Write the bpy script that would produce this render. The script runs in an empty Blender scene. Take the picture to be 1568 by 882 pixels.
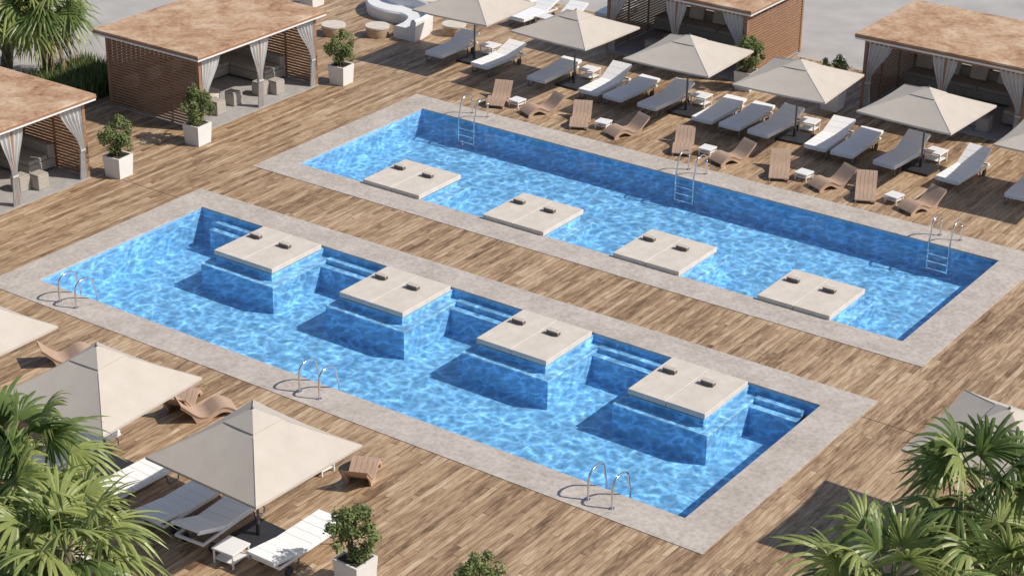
import bpy, math, random
from mathutils import Vector, Matrix
random.seed(7)
sc=bpy.context.scene
R=math.radians

# ---------------------------------------------------------------- node helpers
def new_mat(name):
    m=bpy.data.materials.new(name);m.use_nodes=True
    nt=m.node_tree
    return m,nt,nt.nodes["Principled BSDF"],nt.nodes["Material Output"]
def math_n(nt,op,a,b=None,c=None,clamp=False):
    n=nt.nodes.new('ShaderNodeMath');n.operation=op;n.use_clamp=clamp
    for i,v in enumerate((a,b,c)):
        if v is None: continue
        if hasattr(v,'links') or hasattr(v,'is_linked'): nt.links.new(v,n.inputs[i])
        else: n.inputs[i].default_value=v
    return n.outputs[0]
def ramp(nt,fac,stops):
    n=nt.nodes.new('ShaderNodeValToRGB');cr=n.color_ramp
    while len(cr.elements)<len(stops): cr.elements.new(0.5)
    for e,(p,c) in zip(cr.elements,stops): e.position=p;e.color=(*c,1)
    nt.links.new(fac,n.inputs[0]);return n.outputs[0]
def coords(nt,scale=(1,1,1)):
    t=nt.nodes.new('ShaderNodeTexCoord');mp=nt.nodes.new('ShaderNodeMapping')
    mp.inputs['Scale'].default_value=scale
    nt.links.new(t.outputs['Object'],mp.inputs['Vector']);return mp.outputs[0]
def noise(nt,vec,scale,detail=4,rough=.55,dist=0):
    n=nt.nodes.new('ShaderNodeTexNoise');n.inputs['Scale'].default_value=scale
    n.inputs['Detail'].default_value=detail;n.inputs['Roughness'].default_value=rough
    n.inputs['Distortion'].default_value=dist
    nt.links.new(vec,n.inputs['Vector']);return n.outputs['Fac']
def simple(name,c1,c2=None,rough=.6,scale=6,sc3=(1,1,1),bump=0.0,metal=0,lo=.3,hi=.7,detail=4):
    m,nt,b,o=new_mat(name)
    c2=c2 or tuple(x*.8 for x in c1)
    f=noise(nt,coords(nt,sc3),scale,detail)
    nt.links.new(ramp(nt,f,[(lo,c2),(hi,c1)]),b.inputs['Base Color'])
    b.inputs['Roughness'].default_value=rough;b.inputs['Metallic'].default_value=metal
    if bump:
        bn=nt.nodes.new('ShaderNodeBump');bn.inputs['Strength'].default_value=bump;bn.inputs['Distance'].default_value=.02
        nt.links.new(f,bn.inputs['Height']);nt.links.new(bn.outputs[0],b.inputs['Normal'])
    return m

# ---- deck
def deck_material():
    m,nt,b,o=new_mat("deck_wood")
    t=nt.nodes.new('ShaderNodeTexCoord');s=nt.nodes.new('ShaderNodeSeparateXYZ')
    nt.links.new(t.outputs['Object'],s.inputs[0]);X,Y=s.outputs[0],s.outputs[1]
    bx=math_n(nt,'DIVIDE',X,.122);idx=math_n(nt,'FLOOR',bx);fr=math_n(nt,'FRACT',bx)
    w1=nt.nodes.new('ShaderNodeTexWhiteNoise');w1.noise_dimensions='1D';nt.links.new(idx,w1.inputs['W'])
    by=math_n(nt,'DIVIDE',math_n(nt,'ADD',Y,math_n(nt,'MULTIPLY',w1.outputs['Value'],5.0)),2.7)
    idy=math_n(nt,'FLOOR',by);fry=math_n(nt,'FRACT',by)
    cb=nt.nodes.new('ShaderNodeCombineXYZ');nt.links.new(idx,cb.inputs[0]);nt.links.new(idy,cb.inputs[1])
    w2=nt.nodes.new('ShaderNodeTexWhiteNoise');w2.noise_dimensions='2D';nt.links.new(cb.outputs[0],w2.inputs['Vector'])
    rnd=w2.outputs['Value']
    cv=nt.nodes.new('ShaderNodeCombineXYZ')
    nt.links.new(math_n(nt,'MULTIPLY',X,17),cv.inputs[0]);nt.links.new(math_n(nt,'MULTIPLY',Y,1.6),cv.inputs[1])
    nt.links.new(math_n(nt,'MULTIPLY',rnd,37),cv.inputs[2])
    g=noise(nt,cv.outputs[0],1.0,5,.68,.8)
    cv2=nt.nodes.new('ShaderNodeCombineXYZ')
    nt.links.new(math_n(nt,'MULTIPLY',X,5),cv2.inputs[0]);nt.links.new(math_n(nt,'MULTIPLY',Y,1.3),cv2.inputs[1])
    nt.links.new(math_n(nt,'MULTIPLY',rnd,7),cv2.inputs[2])
    g2=noise(nt,cv2.outputs[0],1.0,4,.65,1.2)
    big=noise(nt,t.outputs['Object'],.35,2)
    v=math_n(nt,'ADD',math_n(nt,'MULTIPLY',rnd,.20),math_n(nt,'MULTIPLY',g,.72))
    v=math_n(nt,'ADD',v,math_n(nt,'MULTIPLY',g2,.66))
    v=math_n(nt,'ADD',v,math_n(nt,'MULTIPLY',big,.26))
    v=math_n(nt,'SUBTRACT',v,.405)
    col=ramp(nt,v,[(.22,(.10,.058,.032)),(.38,(.225,.140,.079)),(.50,(.36,.238,.140)),(.64,(.49,.352,.222)),(.80,(.61,.49,.355))])
    gap=math_n(nt,'LESS_THAN',fr,.06);gap2=math_n(nt,'LESS_THAN',fry,.004)
    se=math_n(nt,'LESS_THAN',math_n(nt,'ABSOLUTE',math_n(nt,'SUBTRACT',Y,5.12)),.014)
    gp=math_n(nt,'MAXIMUM',math_n(nt,'MAXIMUM',gap,gap2),se)
    mx=nt.nodes.new('ShaderNodeMix');mx.data_type='RGBA'
    nt.links.new(math_n(nt,'MULTIPLY',gp,.78),mx.inputs[0]);nt.links.new(col,mx.inputs[6]);mx.inputs[7].default_value=(.03,.018,.012,1)
    nt.links.new(mx.outputs[2],b.inputs['Base Color'])
    b.inputs['Roughness'].default_value=.6
    h=math_n(nt,'SUBTRACT',0.0,gp)
    bn=nt.nodes.new('ShaderNodeBump');bn.inputs['Strength'].default_value=.4;bn.inputs['Distance'].default_value=.01
    nt.links.new(h,bn.inputs['Height']);nt.links.new(bn.outputs[0],b.inputs['Normal'])
    return m
M_deck=deck_material()

def coping_material():
    m,nt,b,o=new_mat("stone_coping")
    v=coords(nt);f=noise(nt,v,1.3,6,.66);f2=noise(nt,v,14,4,.6)
    vo=nt.nodes.new('ShaderNodeTexVoronoi');vo.inputs['Scale'].default_value=9;nt.links.new(v,vo.inputs['Vector'])
    a=math_n(nt,'ADD',math_n(nt,'MULTIPLY',f,.5),math_n(nt,'MULTIPLY',f2,.35))
    a=math_n(nt,'ADD',a,math_n(nt,'MULTIPLY',vo.outputs['Distance'],.18))
    nt.links.new(ramp(nt,a,[(.33,(.33,.29,.25)),(.5,(.46,.41,.365)),(.66,(.57,.52,.47))]),b.inputs['Base Color'])
    b.inputs['Roughness'].default_value=.75
    return m
M_cop=coping_material()

def tile_material(name,c1,c2):
    m,nt,b,o=new_mat(name)
    v=coords(nt)
    off=nt.nodes.new('ShaderNodeVectorMath');off.operation='ADD';off.inputs[1].default_value=(.031,.037,.043);nt.links.new(v,off.inputs[0])
    vv=nt.nodes.new('ShaderNodeVectorMath');vv.operation='SCALE';vv.inputs['Scale'].default_value=9.1;nt.links.new(off.outputs[0],vv.inputs[0])
    fl=nt.nodes.new('ShaderNodeVectorMath');fl.operation='FLOOR';nt.links.new(vv.outputs[0],fl.inputs[0])
    w=nt.nodes.new('ShaderNodeTexWhiteNoise');nt.links.new(fl.outputs[0],w.inputs['Vector'])
    f=noise(nt,v,1.2,3)
    a=math_n(nt,'ADD',math_n(nt,'MULTIPLY',w.outputs['Value'],.62),math_n(nt,'MULTIPLY',f,.38))
    nt.links.new(ramp(nt,a,[(.12,c2),(.85,c1)]),b.inputs['Base Color'])
    b.inputs['Roughness'].default_value=.5
    return m
M_tile=tile_material("mosaic_pool_tile",(.28,.54,.77),(.14,.36,.61))
M_nose=tile_material("step_nosing_tile",(.46,.68,.83),(.34,.57,.75))

def water_material():
    m=bpy.data.materials.new("pool_water_surface");m.use_nodes=True;nt=m.node_tree;nt.nodes.clear()
    o=nt.nodes.new('ShaderNodeOutputMaterial')
    tc=nt.nodes.new('ShaderNodeTexCoord')
    def warp(scale,amt,src):
        nz=nt.nodes.new('ShaderNodeTexNoise');nz.inputs['Scale'].default_value=scale;nz.inputs['Detail'].default_value=1
        nt.links.new(tc.outputs['Object'],nz.inputs['Vector'])
        sub=nt.nodes.new('ShaderNodeVectorMath');sub.operation='SUBTRACT';nt.links.new(nz.outputs['Color'],sub.inputs[0]);sub.inputs[1].default_value=(.5,.5,.5)
        scn=nt.nodes.new('ShaderNodeVectorMath');scn.operation='SCALE';scn.inputs['Scale'].default_value=amt;nt.links.new(sub.outputs[0],scn.inputs[0])
        ad=nt.nodes.new('ShaderNodeVectorMath');ad.operation='ADD';nt.links.new(src,ad.inputs[0]);nt.links.new(scn.outputs[0],ad.inputs[1])
        return ad.outputs[0]
    wv=warp(4.5,.20,warp(1.5,.6,tc.outputs['Object']))
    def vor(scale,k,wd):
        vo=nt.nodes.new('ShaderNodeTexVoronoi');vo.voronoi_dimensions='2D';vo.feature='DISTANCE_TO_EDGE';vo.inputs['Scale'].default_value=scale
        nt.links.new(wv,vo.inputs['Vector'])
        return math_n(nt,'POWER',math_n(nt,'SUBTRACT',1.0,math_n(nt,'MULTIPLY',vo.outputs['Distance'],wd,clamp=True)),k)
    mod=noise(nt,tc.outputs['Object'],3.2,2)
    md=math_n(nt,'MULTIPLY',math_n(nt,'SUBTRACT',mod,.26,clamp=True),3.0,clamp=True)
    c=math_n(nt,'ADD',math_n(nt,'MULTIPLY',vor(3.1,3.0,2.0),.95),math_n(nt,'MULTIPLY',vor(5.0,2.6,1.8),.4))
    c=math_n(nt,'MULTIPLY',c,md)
    caustic=math_n(nt,'ADD',.78,math_n(nt,'MULTIPLY',c,.76))  # caustic light web painted into the water's transparency colour
    cx=nt.nodes.new('ShaderNodeVectorMath');cx.operation='SCALE';cx.inputs[0].default_value=(.85,.95,1.0);nt.links.new(caustic,cx.inputs['Scale'])
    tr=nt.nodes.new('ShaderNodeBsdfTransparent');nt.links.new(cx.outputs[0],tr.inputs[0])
    b1=noise(nt,tc.outputs['Object'],2.3,2,.5,.6)
    bn=nt.nodes.new('ShaderNodeBump');bn.inputs['Strength'].default_value=.30;bn.inputs['Distance'].default_value=.07;nt.links.new(b1,bn.inputs['Height'])
    gs=nt.nodes.new('ShaderNodeBsdfGlossy');gs.inputs['Roughness'].default_value=.02;nt.links.new(bn.outputs[0],gs.inputs['Normal'])
    lw=nt.nodes.new('ShaderNodeLayerWeight');lw.inputs['Blend'].default_value=.5;nt.links.new(bn.outputs[0],lw.inputs['Normal'])
    fr=math_n(nt,'ADD',.04,math_n(nt,'MULTIPLY',math_n(nt,'POWER',lw.outputs['Facing'],4.0),.96))
    mx=nt.nodes.new('ShaderNodeMixShader');nt.links.new(fr,mx.inputs[0]);nt.links.new(tr.outputs[0],mx.inputs[1]);nt.links.new(gs.outputs[0],mx.inputs[2])
    nt.links.new(mx.outputs[0],o.inputs['Surface'])
    return m
M_water=water_material()

M_pave=simple("concrete_paving",(.47,.45,.43),(.36,.345,.33),.85,.8,detail=6)
M_road=simple("asphalt",(.065,.065,.07),(.045,.045,.05),.9,8)
M_soil=simple("planting_soil",(.09,.06,.04),(.05,.035,.02),.95,5,bump=.4)
M_white=simple("white_powder_coat",(.80,.80,.80),(.75,.75,.75),.45,3)
M_fab=simple("white_sling_fabric",(.88,.88,.88),(.83,.83,.84),.8,30)
M_steelg=simple("grey_metal",(.22,.22,.23),(.16,.16,.17),.45,8,metal=.6)
M_dark=simple("dark_metal",(.035,.035,.04),(.025,.025,.03),.5,6)
M_chrome=simple("polished_steel",(.78,.78,.80),(.7,.7,.72),.14,3,metal=1)
M_matt=simple("beige_mattress_fabric",(.66,.605,.535),(.57,.515,.45),.85,4,bump=.35)
M_bol_lit=simple("bolster_lit_top",(.56,.51,.455),(.48,.43,.38),.85,9)  # bolster top: sunlit tone painted into the colour
M_bol_shade=simple("bolster_shaded_side",(.17,.14,.125),(.12,.10,.09),.85,9)  # same bolster, sides painted dark to stand in for shade
M_slat=simple("cedar_slats",(.38,.215,.13),(.22,.12,.07),.65,5,(1,1,9))
M_chaise=simple("teak",(.52,.37,.275),(.39,.265,.185),.55,6,(9,1,1))
M_planter=simple("white_fibreglass",(.74,.74,.73),(.68,.67,.66),.5,2)
M_sofa=simple("sofa_fabric",(.42,.385,.34),(.35,.315,.275),.9,12)
M_rug=simple("cabana_floor",(.40,.385,.37),(.32,.305,.29),.9,4)
M_drum=simple("rattan_drum",(.50,.38,.27),(.36,.26,.18),.8,14,(1,1,4))
M_bark=simple("palm_bark",(.24,.19,.14),(.10,.075,.055),.95,6,(1,1,4),bump=.6)

def roof_material():
    m,nt,b,o=new_mat("rusty_roof_render")
    v=coords(nt);f=noise(nt,v,1.1,7,.65,.4);f2=noise(nt,v,7,4,.7)
    a=math_n(nt,'ADD',math_n(nt,'MULTIPLY',f,.65),math_n(nt,'MULTIPLY',f2,.35))
    nt.links.new(ramp(nt,a,[(.36,(.25,.12,.065)),(.46,(.41,.245,.145)),(.55,(.52,.36,.235)),(.66,(.63,.49,.36))]),b.inputs['Base Color'])
    b.inputs['Roughness'].default_value=.85
    return m
M_roof=roof_material()

def translucent(name,c1,c2,t=.3,scale=5,rough=.8,sc3=(1,1,1)):
    m,nt,b,o=new_mat(name)
    f=noise(nt,coords(nt,sc3),scale,3);col=ramp(nt,f,[(.3,c2),(.7,c1)])
    nt.links.new(col,b.inputs['Base Color']);b.inputs['Roughness'].default_value=rough
    tl=nt.nodes.new('ShaderNodeBsdfTranslucent');nt.links.new(col,tl.inputs[0])
    mx=nt.nodes.new('ShaderNodeMixShader');mx.inputs[0].default_value=t
    nt.links.new(b.outputs[0],mx.inputs[1]);nt.links.new(tl.outputs[0],mx.inputs[2]);nt.links.new(mx.outputs[0],o.inputs['Surface'])
    return m
M_canopy=translucent("umbrella_canvas",(.61,.555,.49),(.56,.505,.44),.14,3)
M_curt=translucent("curtain_linen",(.68,.67,.66),(.60,.59,.58),.2,4)
M_shrub=[translucent("shrub_leaf_light",(.26,.31,.12),(.17,.22,.07),.3,9),translucent("shrub_leaf_dark",(.13,.175,.06),(.08,.115,.04),.3,9)]
M_palm=[translucent("palm_leaf_light",(.42,.46,.16),(.26,.33,.10),.38,2.5,.38),translucent("palm_leaf_dark",(.18,.24,.07),(.09,.15,.04),.35,2.5,.38),translucent("palm_leaf_dry",(.45,.36,.2),(.3,.23,.12),.3,3)]

# ---------------------------------------------------------------- mesh builder
class MB:
    def __init__(s): s.v=[];s.f=[];s.m=[];s.sm=[]
    def add(s,vs,fs,mi=0,xf=None,smooth=False):
        o=len(s.v)
        for p in vs:
            p=Vector(p)
            if xf is not None: p=xf@p
            s.v.append(tuple(p))
        for f in fs: s.f.append(tuple(o+i for i in f));s.m.append(mi);s.sm.append(smooth)
    def box(s,x0,y0,z0,x1,y1,z1,mi=0,xf=None,taper=None):
        t=taper or 0
        vs=[(x0+t,y0+t,z0),(x1-t,y0+t,z0),(x1-t,y1-t,z0),(x0+t,y1-t,z0),(x0,y0,z1),(x1,y0,z1),(x1,y1,z1),(x0,y1,z1)]
        s.add(vs,[(0,3,2,1),(4,5,6,7),(0,1,5,4),(1,2,6,5),(2,3,7,6),(3,0,4,7)],mi,xf)
    def tube(s,pts,r,mi=0,seg=10,cap=True,xf=None):
        pts=[Vector(p) for p in pts];rs=r if isinstance(r,(list,tuple)) else [r]*len(pts)
        vs=[];fs=[]
        prev=None
        for i,p in enumerate(pts):
            a=pts[max(i-1,0)];b=pts[min(i+1,len(pts)-1)];t=(b-a).normalized()
            if prev is None:
                up=Vector((0,0,1)) if abs(t.z)<.9 else Vector((1,0,0));n=t.cross(up).normalized()
            else:
                n=(prev-t*prev.dot(t)).normalized()
            prev=n;bi=t.cross(n)
            for k in range(seg):
                a_=2*math.pi*k/seg;vs.append(p+(n*math.cos(a_)+bi*math.sin(a_))*rs[i])
        for i in range(len(pts)-1):
            for k in range(seg):
                k2=(k+1)%seg;fs.append((i*seg+k,i*seg+k2,(i+1)*seg+k2,(i+1)*seg+k))
        s.add(vs,fs,mi,xf,True)
        if cap:
            s.add([vs[k] for k in range(seg)],[tuple(range(seg-1,-1,-1))],mi,xf)
            s.add([vs[(len(pts)-1)*seg+k] for k in range(seg)],[tuple(range(seg))],mi,xf)
    def mesh(s,name,mats):
        me=bpy.data.meshes.new(name);me.from_pydata(s.v,[],s.f)
        for m in mats: me.materials.append(m)
        me.polygons.foreach_set('material_index',s.m);me.polygons.foreach_set('use_smooth',s.sm);me.update()
        return me
def put(me,name,loc=(0,0,0),rz=0,bevel=0,scale=1):
    o=bpy.data.objects.new(name,me);sc.collection.objects.link(o);o.location=loc;o.rotation_euler=(0,0,R(rz));o.scale=(scale,)*3
    if bevel:
        b=o.modifiers.new("bevel",'BEVEL');b.width=bevel;b.segments=2;b.limit_method='ANGLE';b.angle_limit=R(50)
    return o

def sheet(name,xs,ys,z,mat,skip=lambda x,y:False):
    mb=MB()
    for i in range(len(xs)-1):
        for j in range(len(ys)-1):
            x,y=(xs[i]+xs[i+1])/2,(ys[j]+ys[j+1])/2
            if skip(x,y): continue
            mb.add([(xs[i],ys[j],z),(xs[i+1],ys[j],z),(xs[i+1],ys[j+1],z),(xs[i],ys[j+1],z)],[(0,1,2,3)])
    return put(mb.mesh(name,[mat]),name)

# ---------------------------------------------------------------- layout
P1=(0,0,16.22,5.04);P2=(0,8.48,16.30,13.45);CW=.81
def inr(x,y,r,e=0): return r[0]-e<x<r[2]+e and r[1]-e<y<r[3]+e
xs=[-400,-9.8,-7.3,-CW,0,16.22,16.30,17.03,17.11,26,400]
ys=[-400,-7.2,-CW,0,5.04,5.85,7.67,8.48,13.45,14.26,14.6,23.4,31.5,400]
sheet("paving_ground",xs,ys,-.06,M_pave,lambda x,y: inr(x,y,(-9.8,-7.2,26,23.4)) and not (x<-7.3 and y<14.6))
def dskip(x,y):
    if inr(x,y,P1,CW) or inr(x,y,P2,CW): return True
    if x<-7.3 and y<14.6: return True
    return False
sheet("wooden_deck",[-9.8,-7.3,-CW,17.03,17.11,26],[-7.2,-CW,5.85,7.67,14.26,14.6,23.4],0,M_deck,dskip)
mb=MB()
mb.box(-9.83,14.57,-.06,-9.8,23.43,.0);mb.box(-7.33,-7.2,-.06,-7.3,14.6,0);mb.box(-9.8,14.57,-.06,-7.33,14.6,0);mb.box(-9.8,23.4,-.06,26,23.43,0)
put(mb.mesh("deck_edge_board",[M_slat]),"deck_edge_board")
def coping(p):
    mb=MB();x0,y0,x1,y1=p;zt=.012;zb=-.022;c=CW-.002
    mb.box(x0-c,y0-c,zb,x1+c,y0,zt);mb.box(x0-c,y1,zb,x1+c,y1+c,zt)
    mb.box(x0-c,y0+.0005,zb,x0,y1-.0005,zt);mb.box(x1,y0+.0005,zb,x1+c,y1-.0005,zt)
    return put(mb.mesh("pool_coping",[M_cop]),"pool_coping")
coping(P1);coping(P2)
ZF=-.84;ZW=-.085
DX1=[2.08,5.71,9.34,12.98];DX2=[2.08,5.67,9.27,12.93];DW=1.72
def nosed(mb,x0,y0,x1,y1,z,sides,zb=ZF-.02):
    mb.box(x0,y0,zb,x1,y1,z,0)
    w=.025;t=.004
    if 'W' in sides: mb.box(x0-.002,y0,z-.03,x0+w,y1,z+t,1)
    if 'E' in sides: mb.box(x1-w,y0,z-.03,x1+.002,y1,z+t,1)
    if 'S' in sides: mb.box(x0,y0-.002,z-.03,x1,y0+w,z+t+.001,1)
    if 'N' in sides: mb.box(x0,y1-w,z-.03,x1,y1+.002,z+t+.001,1)
def basin(p,front):
    mb=MB();x0,y0,x1,y1=p
    zt=-.023;zf=ZF if front else -.70
    mb.add([(x0,y0,zf),(x1,y0,zf),(x1,y1,zf),(x0,y1,zf)],[(0,1,2,3)])
    for a,b in [((x0,y0),(x1,y0)),((x1,y0),(x1,y1)),((x1,y1),(x0,y1)),((x0,y1),(x0,y0))]:
        mb.add([(a[0],a[1],zf),(b[0],b[1],zf),(b[0],b[1],zt),(a[0],a[1],zt)],[(0,1,2,3)])
    nosed(mb,x1-.30,y0+.001,x1-.001,y1-.001,-.38,'W')
    if front:
        X=DX1
        for x in X:
            nosed(mb,x+.03,3.27,x+DW-.03,y1-.001,-.035,'')
            nosed(mb,x-.20,3.03,x+DW+.20,y1-.002,-.20,'WSE')
        segs=[(x0+.6,X[0]-.2)]+[(X[i]+DW+.2,X[i+1]-.2) for i in range(3)]+[(X[3]+DW+.2,x1-.30)]
        for a,b in segs:
            nosed(mb,a+.001,4.84,b-.001,y1-.001,-.17,'S');nosed(mb,a+.001,4.64,b-.001,y1-.002,-.28,'S')
    else:
        for x in DX2:
            nosed(mb,x+.03,y0+.001,x+DW-.03,10.02,-.035,'')
            nosed(mb,x-.20,y0+.002,x+DW+.20,10.25,-.20,'E')
    return put(mb.mesh("pool_basin",[M_tile,M_nose]),"pool_basin")
basin(P1,True);basin(P2,False)
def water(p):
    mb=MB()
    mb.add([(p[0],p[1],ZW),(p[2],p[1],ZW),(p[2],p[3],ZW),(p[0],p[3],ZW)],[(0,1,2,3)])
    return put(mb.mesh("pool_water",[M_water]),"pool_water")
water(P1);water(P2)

# ---------------------------------------------------------------- daybeds
def daybed_mesh():
    mb=MB();L=1.66
    mb.box(.05,.05,-.034,DW-.05,L-.05,-.012,1)
    for x0 in (0,DW/2+.005):
        mb.box(x0,0,-.010,x0+DW/2-.005,L,.105,0)
        cx=x0+.30;cy=L*.64
        mb.box(cx-.14,cy-.06,.106,cx+.14,cy+.06,.185,2)
        mb.box(cx-.145,cy-.065,.186,cx+.145,cy+.065,.21,3)
    return mb.mesh("poolside_daybed",[M_matt,M_dark,M_bol_shade,M_bol_lit])
dm=daybed_mesh()
for x in DX1: put(dm,"pool_daybed",(x,3.25,0),0,.022)
for x in DX2: put(dm,"pool_daybed",(x,8.45,.004),0,.022)

# ---------------------------------------------------------------- ladders
def ladder_mesh():
    mb=MB()
    for x in (-.25,.25):
        pts=[(x,-.50,.0),(x,-.50,.30),(x,-.49,.42)]
        for k in range(0,11):
            a=math.pi-math.pi*k/10*.92
            pts.append((x,-.24+.25*math.cos(a),.42+.17*math.sin(a)))
        pts+=[(x,.03,.30),(x,.09,.12),(x,.10,-.1),(x,.10,-.62)]
        mb.tube(pts,.021)
        mb.tube([(x,-.50,.012),(x,-.50,.03)],.05,seg=16)
    for z in (-.2,-.38,-.56): mb.box(-.25,.06,z-.012,.25,.14,z+.012)
    return mb.mesh("pool_ladder",[M_chrome])
lm=ladder_mesh()
for x in (1.45,8.12,14.79): put(lm,"pool_ladder",(x,0,0))
for x in (1.55,8.2,14.9): put(lm,"pool_ladder",(x,13.45,0),180)

# ---------------------------------------------------------------- umbrellas
def umbrella_mesh(rim,apex,hw=1.26):
    mb=MB();n=8
    ridge=lambda t:apex+(rim-apex)*t-(.012*math.sin(math.pi*t))
    for q in range(4):
        xf=Matrix.Rotation(q*math.pi/2,4,'Z')
        vs=[];fs=[]
        for i in range(n+1):
            t=i/n;r_=max(hw*t,.001)
            for j in range(n+1):
                s=j/n*2-1
                sag=(1-s*s)*.03*t
                pull=1-.025*(1-s*s)*t
                vs.append((r_*pull,r_*s,ridge(t)-sag))
        w=n+1
        for i in range(n):
            for j in range(n): fs.append((i*w+j,(i+1)*w+j,(i+1)*w+j+1,i*w+j+1))
        mb.add(vs,fs,0,xf,True)
        o=n*w;vv=[];ff=[]
        for j in range(w):
            a=vs[o+j];vv.append(a);vv.append((a[0]+.002,a[1],a[2]-.045))
        for j in range(n): ff.append((2*j,2*j+1,2*j+3,2*j+2))
        mb.add(vv,ff,0,xf)
        c=.34;z1=apex+.03;z0=ridge(c/hw)+.016
        mb.add([(0,0,z1),(c,-c,z0),(c,c,z0),(c,-c,z0-.014),(c,c,z0-.014)],[(0,1,2),(1,3,4,2)],0,xf)
        mb.tube([(0.05,.05,apex-.08),(hw-.03,hw-.03,rim-.035)],.012,1,6,xf=xf)
        mb.tube([(0.05,0,apex-.09),(hw-.05,0,rim-.06)],.010,1,6,xf=xf)
        mb.tube([(.03,.03,rim-.25),(hw*.5,hw*.5,ridge(.5)-.05)],.010,1,6,xf=xf)
        mb.tube([(hw*t,hw*t,ridge(t)+.002) for t in (.3,.45,.6,.75,.9,1.0)],.006,0,5,xf=xf)
    mb.tube([(0,0,.05),(0,0,apex+.03)],.026,1,12)
    mb.tube([(0,0,apex+.02),(0,0,apex+.06)],[.025,.012],1,8)
    mb.box(-.38,-.38,.004,.38,.38,.06,2);mb.tube([(0,0,.06),(0,0,.28)],.045,2,12)
    return mb.mesh("patio_umbrella",[M_canopy,M_steelg,M_dark])
ub=umbrella_mesh(1.60,2.12);uf=umbrella_mesh(1.68,2.46);ur=umbrella_mesh(2.08,2.66)
for i,x in enumerate((-1.26,2.16,5.75,9.0,12.52,16.0)): put(ub,"patio_umbrella",(x,17.5,0),[2,-3,2,4,-2,3][i])
for i,(x,y) in enumerate(((3.4,-4.8),(7.03,-4.75),(10.72,-4.8))): put(uf,"patio_umbrella",(x,y,0),[0,3,-2][i])
put(ur,"patio_umbrella",(20.86,2.27,0),0)
# ---------------------------------------------------------------- loungers
def lounger_mesh(ang,name="sun_lounger"):
    mb=MB();w=.31;L=1.82;hy=1.12
    z=.27
    for x in (-w,w-.035): mb.box(x,0,z-.05,x+.035,L-.12,z,1)
    mb.box(-w+.036,-.02,z-.05,w-.036,.02,z,1);mb.box(-w+.036,L-.16,z-.05,w-.036,L-.12,z,1)
    n=5;s=(hy)/n
    for i in range(n): mb.box(-w+.005,.005+i*s,z+.002,w-.005,.005+(i+1)*s-.006,z+.055,0)
    xf=Matrix.Translation((0,hy+.01,z+.01))@Matrix.Rotation(R(ang),4,'X')
    n2=3;s2=.70/n2
    for i in range(n2): mb.box(-w+.005,i*s2,0,w-.005,(i+1)*s2-.006,.05,0,xf)
    mb.box(-w+.01,0,-.03,-w+.04,.70,-.001,1,xf);mb.box(w-.04,0,-.03,w-.01,.70,-.001,1,xf)
    p=xf@Vector((0,.45,-.03))
    for x in (-w+.06,w-.06): mb.tube([(x,p.y,p.z),(x,hy+.15,z-.03)],.011,2,6)
    for x in (-w+.02,w-.02):
        mb.tube([(x,.12,z-.04),(x,.05,.12),(x,.07,.02),(x,.16,.012),(x,.30,.03),(x,.36,z-.04)],.015,2,8)
        mb.tube([(x,L-.62,z-.04),(x,L-.58,.05),(x,L-.45,.02),(x,L-.34,.07),(x,L-.28,z-.04)],.015,2,8)
        mb.tube([(x-.02,L-.36,.085),(x+.02,L-.36,.085)],.085,3,16)
    return mb.mesh(name,[M_fab,M_white,M_steelg,M_dark])
lr=lounger_mesh(30);lr2=lounger_mesh(20);lf=lounger_mesh(8)
BX=[-2.1,-.5,1.43,3.13,3.9,4.99,6.67,7.48,8.32,9.96,10.7,11.85,13.52,15.3]
rr=random.Random(3)
for i,x in enumerate(BX):
    put(rr.choice([lr,lr2,lr2,lf]) ,"sun_lounger",(x+.1,16.55,0),rr.uniform(-6,4),.008)
for x,y in ((-2.1,20.7),(-3.0,22.3),(-.9,20.8),(-4.3,22.4),(-.2,22.6)): put(lr2,"sun_lounger",(x,y,0),rr.uniform(-6,6),.008)
for x,y,a,m in ((8.0,-4.15,177,lf),(9.2,-4.1,180,lf),(10.0,-4.15,184,lr2),(11.6,-3.9,180,lf),(6.3,-4.0,183,lf),(4.25,-4.1,180,lf)):
    put(m,"sun_lounger",(x,y,0),a,.008)
def table_mesh(w,h,name):
    mb=MB()
    mb.box(-w/2,-w/2,h-.035,w/2,w/2,h,0)
    for a in (-1,1):
        for b in (-1,1):
            mb.box(a*(w/2-.03)-.015,b*(w/2-.03)-.015,.0,a*(w/2-.03)+.015,b*(w/2-.03)+.015,h-.036,0)
    mb.box(-w/2+.03,-w/2+.03,.08,w/2-.03,w/2-.03,.10,0)
    return mb.mesh(name,[M_white])
st=table_mesh(.46,.30,"side_table");lt=table_mesh(.36,.20,"low_side_table")
for x in (-1.26,2.16,5.75,9.0,12.55,16.0): put(st,"side_table",(x+.05,18.2,0),rr.uniform(-5,5),.006)
put(st,"side_table",(10.84,-5.6,0),3,.006);put(st,"side_table",(7.2,-5.6,0),-4,.006);put(st,"side_table",(3.5,-5.6,0),-4,.006)
put(st,"side_table",(-1.5,21.4,0),-4,.006)
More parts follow.
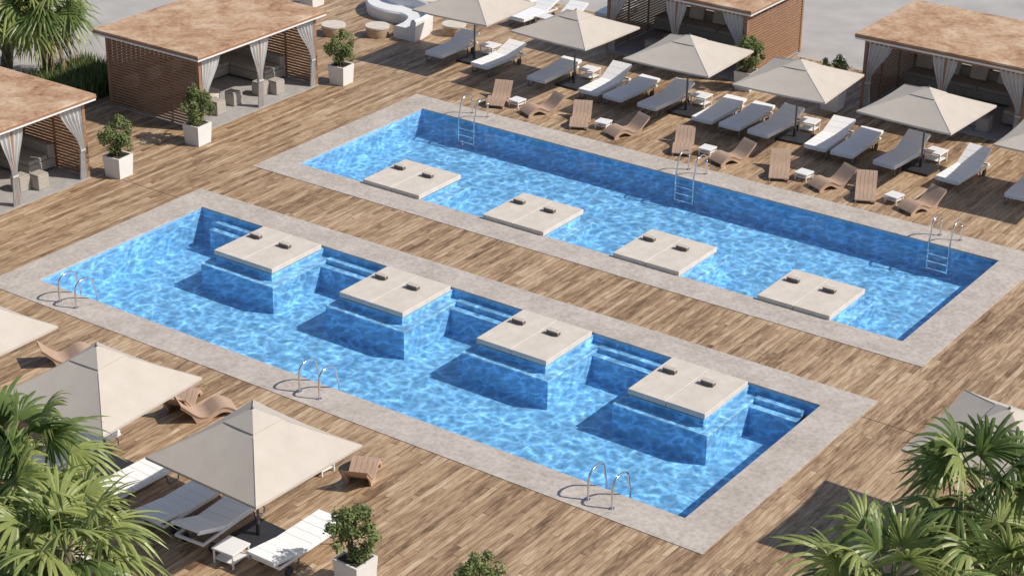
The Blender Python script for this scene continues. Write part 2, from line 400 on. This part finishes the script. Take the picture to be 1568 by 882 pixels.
# ---------------------------------------------------------------- wooden chaise
def chaise_mesh():
    mb=MB();w=.25
    prof=[(0,.07),(.10,.15),(.22,.215),(.34,.22),(.46,.165),(.58,.10),(.70,.095),(.82,.16),(.94,.27),(1.04,.37),(1.10,.42)]
    P=[]
    for i in range(len(prof)-1):
        p0=prof[max(i-1,0)];p1=prof[i];p2=prof[i+1];p3=prof[min(i+2,len(prof)-1)]
        for k in range(3):
            t=k/3
            f=lambda a,b,c,d:.5*((2*b)+(-a+c)*t+(2*a-5*b+4*c-d)*t*t+(-a+3*b-3*c+d)*t**3)
            P.append((f(p0[0],p1[0],p2[0],p3[0]),f(p0[1],p1[1],p2[1],p3[1])))
    P.append(prof[-1])
    nb=5;pw=2*w/nb
    for b in range(nb):
        xa=-w+b*pw+.003;xb=-w+(b+1)*pw-.003
        vs=[]
        for y,z in P: vs+=[(xa,y,z),(xb,y,z),(xb,y,z+.022),(xa,y,z+.022)]
        fs=[]
        for i in range(len(P)-1):
            for k in range(4): fs.append((i*4+k,i*4+(k+1)%4,(i+1)*4+(k+1)%4,(i+1)*4+k))
        fs+= [(3,2,1,0),tuple((len(P)-1)*4+k for k in range(4))]
        mb.add(vs,fs)
    for x in (-w+.02,w-.05):
        for i in range(len(P)-1):
            (y0,z0),(y1,z1)=P[i],P[i+1]
            zb0=max(z0-.10,.0) if y0<.9 else z0-.06; zb1=max(z1-.10,.0) if y1<.9 else z1-.06
            if .5<y0<.85: zb0=0
            if .5<y1<.85: zb1=0
            q=[(y0,zb0),(y1,zb1),(y1,z1-.001),(y0,z0-.001)]
            vs=[(x,y,z) for y,z in q]+[(x+.03,y,z) for y,z in q]
            mb.add(vs,[(0,1,2,3),(7,6,5,4),(0,4,5,1),(1,5,6,2),(2,6,7,3),(3,7,4,0)])
    mb.box(-w+.021,.02,.0,-w+.049,.14,.08);mb.box(w-.049,.02,.0,w-.021,.14,.08)
    return mb.mesh("wooden_chaise",[M_chaise])
cm=chaise_mesh()
for x1,x2,xt in ((1.42,2.56,1.90),(4.11,5.24,4.65),(7.22,8.38,7.78),(9.98,11.12,10.51),(12.30,13.50,12.92)):
    put(cm,"wooden_chaise",(x1+.12,14.62,0),26+rr.uniform(-4,4));put(cm,"wooden_chaise",(x2-.08,14.66,0),-24+rr.uniform(-4,4))
    put(lt,"low_side_table",(xt,15.15,0),rr.uniform(-8,8),.006)
for x,y,a in ((7.35,-1.75,150),(10.65,-1.75,205),(3.6,-1.75,150),(6.2,-1.75,208)):
    put(cm,"wooden_chaise",(x,y,0),a)
put(lt,"low_side_table",(7.85,-2.5,0),5,.006);put(lt,"low_side_table",(10.15,-2.5,0),-5,.006)

# ---------------------------------------------------------------- cabanas
def curtain(mb,x,yt0,yt1,ym,wm,yb,wb,zt=1.97,mi=3,xf=None):
    nz,ny=18,34;vs=[];fs=[]
    for i in range(nz+1):
        t=i/nz;z=zt-(zt-.04)*t
        if t<.62:
            k=t/.62;k=k*k*(3-2*k);a=yt0+(ym-wm/2-yt0)*k;b=yt1+(ym+wm/2-yt1)*k
        else:
            k=(t-.62)/.38;a=ym-wm/2+(yb-wb/2-ym+wm/2)*k;b=ym+wm/2+(yb+wb/2-ym-wm/2)*k
        for j in range(ny+1):
            s=j/ny;y=a+(b-a)*s
            vs.append((x+.035*math.sin(s*ny*.95+.6*math.sin(t*4)),y,z))
    w=ny+1
    for i in range(nz):
        for j in range(ny): fs.append((i*w+j,i*w+j+1,(i+1)*w+j+1,(i+1)*w+j))
    mb.add(vs,fs,mi,xf,True)
    mb.box(x-.05,ym-wm/2-.01,zt-(zt-.04)*.62-.02,x+.05,ym+wm/2+.01,zt-(zt-.04)*.62+.02,mi)
def cabana_mesh():
    mb=MB();D=3.35;L=4.56;H=1.98;p=.09
    mb.box(-D+.02,.02,.004,.04,L-.02,.035,4)
    for x in (-D,-p):
        for y in (0,L-p): mb.box(x,y,0,x+p,y+p,H,0)
    mb.box(-p+.01,L/2-p/2,0,-.01,L/2+p/2,H,0);mb.box(-D+.01,L/2-p/2,0,-D+p-.01,L/2+p/2,H,0)
    z=.06
    while z<H-.06:
        mb.box(-D+p,.02,z,-p,.05,z+.052,0);mb.box(-D+p,L-.05,z,-p,L-.02,z+.052,0)
        mb.box(-D+.02,p,z,-D+.05,L-p,z+.052,0)
        z+=.079
    for x in (-D*.33,-D*.66):
        mb.box(x,.051,.04,x+.05,.085,H,0);mb.box(x,L-.085,.04,x+.05,L-.051,H,0)
    mb.box(-p+.005,p,H-.12,-.005,L-p,H-.002,0)
    for k in range(1,5): mb.box(-D+p,L*k/5-.03,H-.1,-p,L*k/5+.03,H-.004,0)
    e=.20
    mb.box(-D-e,-e,H,e,L+e,H+.055,1)
    mb.box(-D-e-.015,-e-.015,H+.056,e+.015,L+e+.015,H+.10,0)
    mb.box(-D-e-.008,-e-.008,H+.101,e+.008,L+e+.008,H+.15,2)
    curtain(mb,-.02,.12,.80,.17,.13,.19,.22)
    curtain(mb,-.02,L/2-.36,L/2+.36,L/2,.15,L/2,.24)
    curtain(mb,-.02,L-.80,L-.12,L-.17,.13,L-.19,.22)
    return mb.mesh("wooden_cabana",[M_slat,M_white,M_roof,M_curt,M_rug])
cab=cabana_mesh()
def sofa_mesh():
    mb=MB();L=4.3
    mb.box(0,0,.06,.85,L,.30,0);mb.box(.86,L-.85,.06,2.2,L,.30,0)
    for k in range(4): mb.box(.22,.02+k*1.07,.305,.86,.02+k*1.07+1.05,.42,0)
    mb.box(.87,L-.84,.305,2.19,L-.23,.42,0)
    mb.box(0,0,.305,.18,L,.66,0);mb.box(.19,L-.20,.305,2.2,L,.66,0)
    for k in range(5):
        xf=Matrix.Translation((.27,.35+k*.8,.58))@Matrix.Rotation(R(-14),4,'Y');mb.box(-.07,-.24,-.16,.07,.24,.20,1,xf)
    return mb.mesh("outdoor_sofa",[M_sofa,M_matt])
sof=sofa_mesh()
def drum_mesh(r,h,name,m1,m2):
    mb=MB()
    mb.tube([(0,0,0),(0,0,.03),(0,0,h-.06)],[r*.9,r*.95,r*.95],0,28);mb.tube([(0,0,h-.059),(0,0,h-.02),(0,0,h)],[r,r*1.02,r],1,28)
    return mb.mesh(name,[m1,m2])
tabm=drum_mesh(.33,.36,"round_table",M_white,M_matt)
def pouf_mesh():
    mb=MB();mb.box(-.17,-.17,0,.17,.17,.34,0);mb.box(-.165,-.165,.341,.165,.165,.38,0);return mb.mesh("pouf",[M_sofa])
pf=pouf_mesh();drum=drum_mesh(.36,.32,"rattan_round_table",M_drum,M_matt)
def place_cabana(x,y,rz):
    T=Matrix.Translation((x,y,0))@Matrix.Rotation(R(rz),4,'Z')
    put(cab,"wooden_cabana",(x,y,0),rz)
    for me,n,l,bv in ((sof,"outdoor_sofa",(-3.25,.13,.036),.03),(tabm,"round_coffee_table",(-1.25,1.55,.036),.0),(pf,"pouf",(-.75,2.0,.036),.025),(pf,"pouf",(-.7,3.0,.036),.025),(pf,"pouf",(-.45,3.35,.036),.025),(pf,"pouf",(-.6,1.2,.036),.025)):
        q=T@Vector(l);put(me,n,q,rz,bv)
place_cabana(-3.42,8.64,0);place_cabana(-3.42,.19,0);place_cabana(1.25,20.5,-90);place_cabana(9.35,20.5,-90)

# ---------------------------------------------------------------- planters
def shrub_mesh(seed):
    rg=random.Random(seed);mb=MB()
    mb.box(-.26,-.26,0,.26,.26,.50,0,taper=.03)
    for a in ((-.26,-.26,.26,-.22),(-.26,.22,.26,.26),(-.26,-.22,-.22,.22),(.22,-.22,.26,.22)): mb.box(a[0],a[1],.501,a[2],a[3],.53,0)
    mb.box(-.22,-.22,.501,.22,.22,.512,1)
    for k in range(4):
        a=rg.uniform(0,6.28);mb.tube([(.03*math.cos(a),.03*math.sin(a),.5),(.08*math.cos(a),.08*math.sin(a),.8),(.2*math.cos(a),.2*math.sin(a),1.15)],[.018,.013,.006],2,6)
    clumps=[]
    for i in range(38):
        u=rg.uniform(-1,1);a=rg.uniform(0,6.28);r=math.sqrt(1-u*u)*rg.uniform(.5,1.15)
        clumps.append((Vector((.37*r*math.cos(a),.37*r*math.sin(a),1.03+.45*u*rg.uniform(.6,1.05))),rg.uniform(.08,.15)))
    for c,cr in clumps:
        dk=rg.random()<.3
        for i in range(90):
            d=Vector((rg.gauss(0,1),rg.gauss(0,1),rg.gauss(0,1))).normalized()
            p=c+d*cr*rg.uniform(.5,1.15)
            nrm=(d+Vector((rg.uniform(-.7,.7),rg.uniform(-.7,.7),rg.uniform(-.2,.9)))).normalized()
            tg=nrm.orthogonal().normalized();tg=(Matrix.Rotation(rg.uniform(0,6.28),3,nrm)@tg);bt=nrm.cross(tg)
            l=rg.uniform(.022,.042);w=l*.55
            mb.add([p-tg*l,p+bt*w,p+tg*l,p-bt*w],[(0,1,2,3)],4 if (dk or rg.random()<.15) else 3)
    return mb.mesh("potted_shrub",[M_planter,M_soil,M_bark,M_shrub[0],M_shrub[1]])
sm=[shrub_mesh(1),shrub_mesh(2)]
for i,(x,y) in enumerate(((-3.0,5.3),(-3.0,8.05),(-3.05,13.75),(6.1,20.1),(8.75,20.1),(12.95,-4.93),(15.35,-4.85))):
    put(sm[i%2],"potted_shrub",(x,y,0),rr.choice([0,90,180,270])+rr.uniform(-5,5),0)
mbp=MB();mbp.box(-.3,-.3,0,.3,.3,.5,taper=.03);put(mbp.mesh("white_planter_box",[M_planter]),"white_planter_box",(-8.4,18.7,0),0,.02)

# ---------------------------------------------------------------- palms
def palm_mesh(seed,h,nleaf=26,fan=.85,pet=.65,dry=3,seg_w=.036):
    rg=random.Random(seed);mb=MB()
    pts=[(.06*math.sin(i*.5),.05*math.cos(i*.7),h*i/12) for i in range(13)]
    mb.tube(pts,[.17-.05*i/12+(.012 if i%2 else 0) for i in range(13)],0,12)
    for k in range(int(h*14)):
        z=h*.25+(h*.75)*rg.random();a=rg.uniform(0,6.28);c,s=math.cos(a),math.sin(a)
        mb.add([(.13*c-.03*s,.13*s+.03*c,z),(.13*c+.03*s,.13*s-.03*c,z),(.20*c,.20*s,z+.13)],[(0,1,2)],0)
    for li in range(nleaf+dry):
        isd=li>=nleaf
        u=(li+.5)/nleaf if not isd else 1.0
        el=R(80-112*min(u,1)**.95+rg.uniform(-10,10)) if not isd else R(rg.uniform(-65,-45))
        az=li*2.39996+rg.uniform(-.3,.3)
        pl=pet*rg.uniform(.75,1.3)*(1 if not isd else .7)
        d=Vector((math.cos(az)*math.cos(el),math.sin(az)*math.cos(el),math.sin(el)))
        base=Vector((pts[-1][0],pts[-1][1],h-.02))+Vector((math.cos(az),math.sin(az),0))*.06
        tip=base+d*pl+Vector((0,0,-.10*pl))
        mi=3 if isd else (1 if rg.random()<.66 else 2)
        mb.tube([base,(base+tip)/2+Vector((0,0,.04)),tip],[.016,.012,.009],mi,5,False)
        d2=(tip-(base+tip)/2).normalized()
        side=d2.cross(Vector((0,0,1)))
        if side.length<.1: side=Vector((-math.sin(az),math.cos(az),0))
        side.normalize();nrm=side.cross(d2).normalized()
        tilt=rg.uniform(-.45,.45);side=(side*math.cos(tilt)+nrm*math.sin(tilt)).normalized();nrm=side.cross(d2).normalized()
        ns=18;F=fan*rg.uniform(.8,1.15)
        for k in range(ns):
            a=R(-105+210*k/(ns-1)+rg.uniform(-4,4))
            dirv=(d2*math.cos(a)+side*math.sin(a)+nrm*(-.25*abs(math.sin(a)))).normalized()
            ln=F*(.66+.34*math.cos(a*.6))*rg.uniform(.8,1.08)
            perp=nrm.cross(dirv).normalized()
            droop=rg.uniform(.22,.55)*ln
            n=6;row=[]
            for i in range(n+1):
                t=i/n
                c=tip+dirv*ln*t+Vector((0,0,-1))*droop*t**2.4+nrm*(.05*t*(1-t))
                w=seg_w*(math.sin(math.pi*min(t*.84+.10,1))**.8)*(1 if t<.99 else .1)
                row.append((c-perp*w,c+nrm*w*.5,c+perp*w))
            vs=[p for r3 in row for p in r3];fs=[]
            for i in range(n):
                fs.append((i*3,i*3+1,i*3+4,i*3+3));fs.append((i*3+1,i*3+2,i*3+5,i*3+4))
            mb.add(vs,fs,mi if rg.random()>.12 else (2 if mi==1 else mi))
    return mb.mesh("fan_palm",[M_bark]+M_palm)
pa=palm_mesh(11,2.9,24,.96,.74);pb=palm_mesh(12,2.4,20,.95,.7);pc=palm_mesh(13,2.35,34,1.0,.7,12)
put(pa,"fan_palm",(9.25,-8.5,-.12),20);put(pb,"fan_palm",(11.2,-9.4,0),140);put(pb,"fan_palm",(9.9,-9.3,.1),30)
put(pa,"fan_palm",(21.7,-.85,.0),200);put(pb,"fan_palm",(21.15,-2.7,-.2),60);put(pb,"fan_palm",(22.7,-1.9,0),250)
put(pc,"fan_palm",(-9.4,8.9,-.06),0);put(pc,"fan_palm",(-11.4,9.2,-.06),120);put(pc,"fan_palm",(-10.9,7.2,-.06),220)
mb=MB();mb.box(-30,-40,-.05,26,-7.35,.05,0);mb.box(-30,-7.349,-.06,26,-7.2,.30,1)
put(mb.mesh("planting_bed",[M_soil,M_planter]),"planting_bed")
mb=MB();mb.box(20.3,-5.5,.003,25,-.4,.06,0);put(mb.mesh("planting_bed",[M_soil]),"planting_bed")
rg=random.Random(5);mb=MB()
for i in range(5200):
    x=rg.uniform(-9.4,-7.45);y=rg.uniform(7.2,10.2);h=rg.uniform(.35,.75);a=rg.uniform(0,6.28);l=rg.uniform(.05,.28)
    c,s=math.cos(a),math.sin(a);w=.012
    mb.add([(x-s*w,y+c*w,-.06),(x+s*w,y-c*w,-.06),(x+c*l*.4+s*w,y+s*l*.4-c*w,h*.65),(x+c*l*.4-s*w,y+s*l*.4+c*w,h*.65),(x+c*l,y+s*l,h)],[(0,1,2,3),(3,2,4)],i%2)
put(mb.mesh("ornamental_grass",[M_shrub[0],M_shrub[1]]),"ornamental_grass")

# ---------------------------------------------------------------- curved bench
ctrl=[(-4.0,17.75),(-4.05,18.35),(-4.35,18.95),(-4.95,19.25),(-5.6,19.2),(-6.2,19.35),(-6.6,19.9),(-6.55,20.6),(-6.0,21.1)]
P=[]
for i in range(len(ctrl)-1):
    p0=Vector(ctrl[max(i-1,0)]);p1=Vector(ctrl[i]);p2=Vector(ctrl[i+1]);p3=Vector(ctrl[min(i+2,len(ctrl)-1)])
    for k in range(6):
        t=k/6;P.append(.5*((2*p1)+(-p0+p2)*t+(2*p0-5*p1+4*p2-p3)*t*t+(-p0+3*p1-3*p2+p3)*t**3))
P.append(Vector(ctrl[-1]))
sec=[(-.38,0),(-.42,.30),(-.36,.36),(.16,.36),(.20,.40),(.26,.62),(.34,.66),(.40,.60),(.36,0)]
mb=MB();vs=[];fs=[]
for i,p in enumerate(P):
    t=(P[min(i+1,len(P)-1)]-P[max(i-1,0)]).normalized();n=Vector((t.y,-t.x))*-1
    for a,z in sec: q=p+n*a*-1;vs.append((q.x,q.y,z))
k=len(sec)
for i in range(len(P)-1):
    for j in range(k-1): fs.append((i*k+j,i*k+j+1,(i+1)*k+j+1,(i+1)*k+j))
fs.append(tuple(range(k)));fs.append(tuple((len(P)-1)*k+j for j in range(k-1,-1,-1)))
mb.add(vs,fs,0);put(mb.mesh("curved_bench",[M_white]),"curved_bench",bevel=.02)
for x,y in ((-6.0,16.9),(-4.9,17.6),(-3.2,19.1),(-5.3,20.7)): put(drum,"rattan_round_table",(x,y,0))
mb=MB();mb.box(-60,33.5,-.055,60,33.7,.07);put(mb.mesh("kerb",[M_pave]),"kerb")
sheet("road",[-60,60],[33.7,42],-.055,M_road)

# ---------------------------------------------------------------- light
EL=43;az=math.atan2(.42,.907)
w=bpy.data.worlds.new("World");sc.world=w;w.use_nodes=True;nt=w.node_tree
sky=nt.nodes.new('ShaderNodeTexSky');sky.sky_type='NISHITA';sky.sun_disc=False;sky.sun_elevation=R(EL)
sky.sun_rotation=math.pi/2-az
nt.links.new(sky.outputs[0],nt.nodes['Background'].inputs[0]);nt.nodes['Background'].inputs[1].default_value=.10
sd=bpy.data.lights.new("sun",'SUN');sd.energy=4.5;sd.angle=R(.8);sd.color=(1,.92,.82)
so=bpy.data.objects.new("sun",sd);sc.collection.objects.link(so)
dv=Vector((-math.cos(az)*math.cos(R(EL)),-math.sin(az)*math.cos(R(EL)),-math.sin(R(EL))))
so.rotation_euler=dv.to_track_quat('-Z','Y').to_euler();so.location=(20,10,20)
# ---------------------------------------------------------------- camera
C=Vector((30.4218,-25.3494,18.0));r=Vector((.81374,.58113,.01049));d=Vector((-.52189,.7385,-.4269)).normalized()
r=(r-d*r.dot(d)).normalized();u=r.cross(d)
cd=bpy.data.cameras.new("camera");cd.lens=36*2999.7/1568;cd.sensor_width=36;cd.clip_end=1500
co=bpy.data.objects.new("camera",cd);sc.collection.objects.link(co)
co.matrix_world=Matrix(((r.x,u.x,-d.x,C.x),(r.y,u.y,-d.y,C.y),(r.z,u.z,-d.z,C.z),(0,0,0,1)))
sc.camera=co
sc.view_settings.view_transform='Standard';sc.view_settings.look='None'
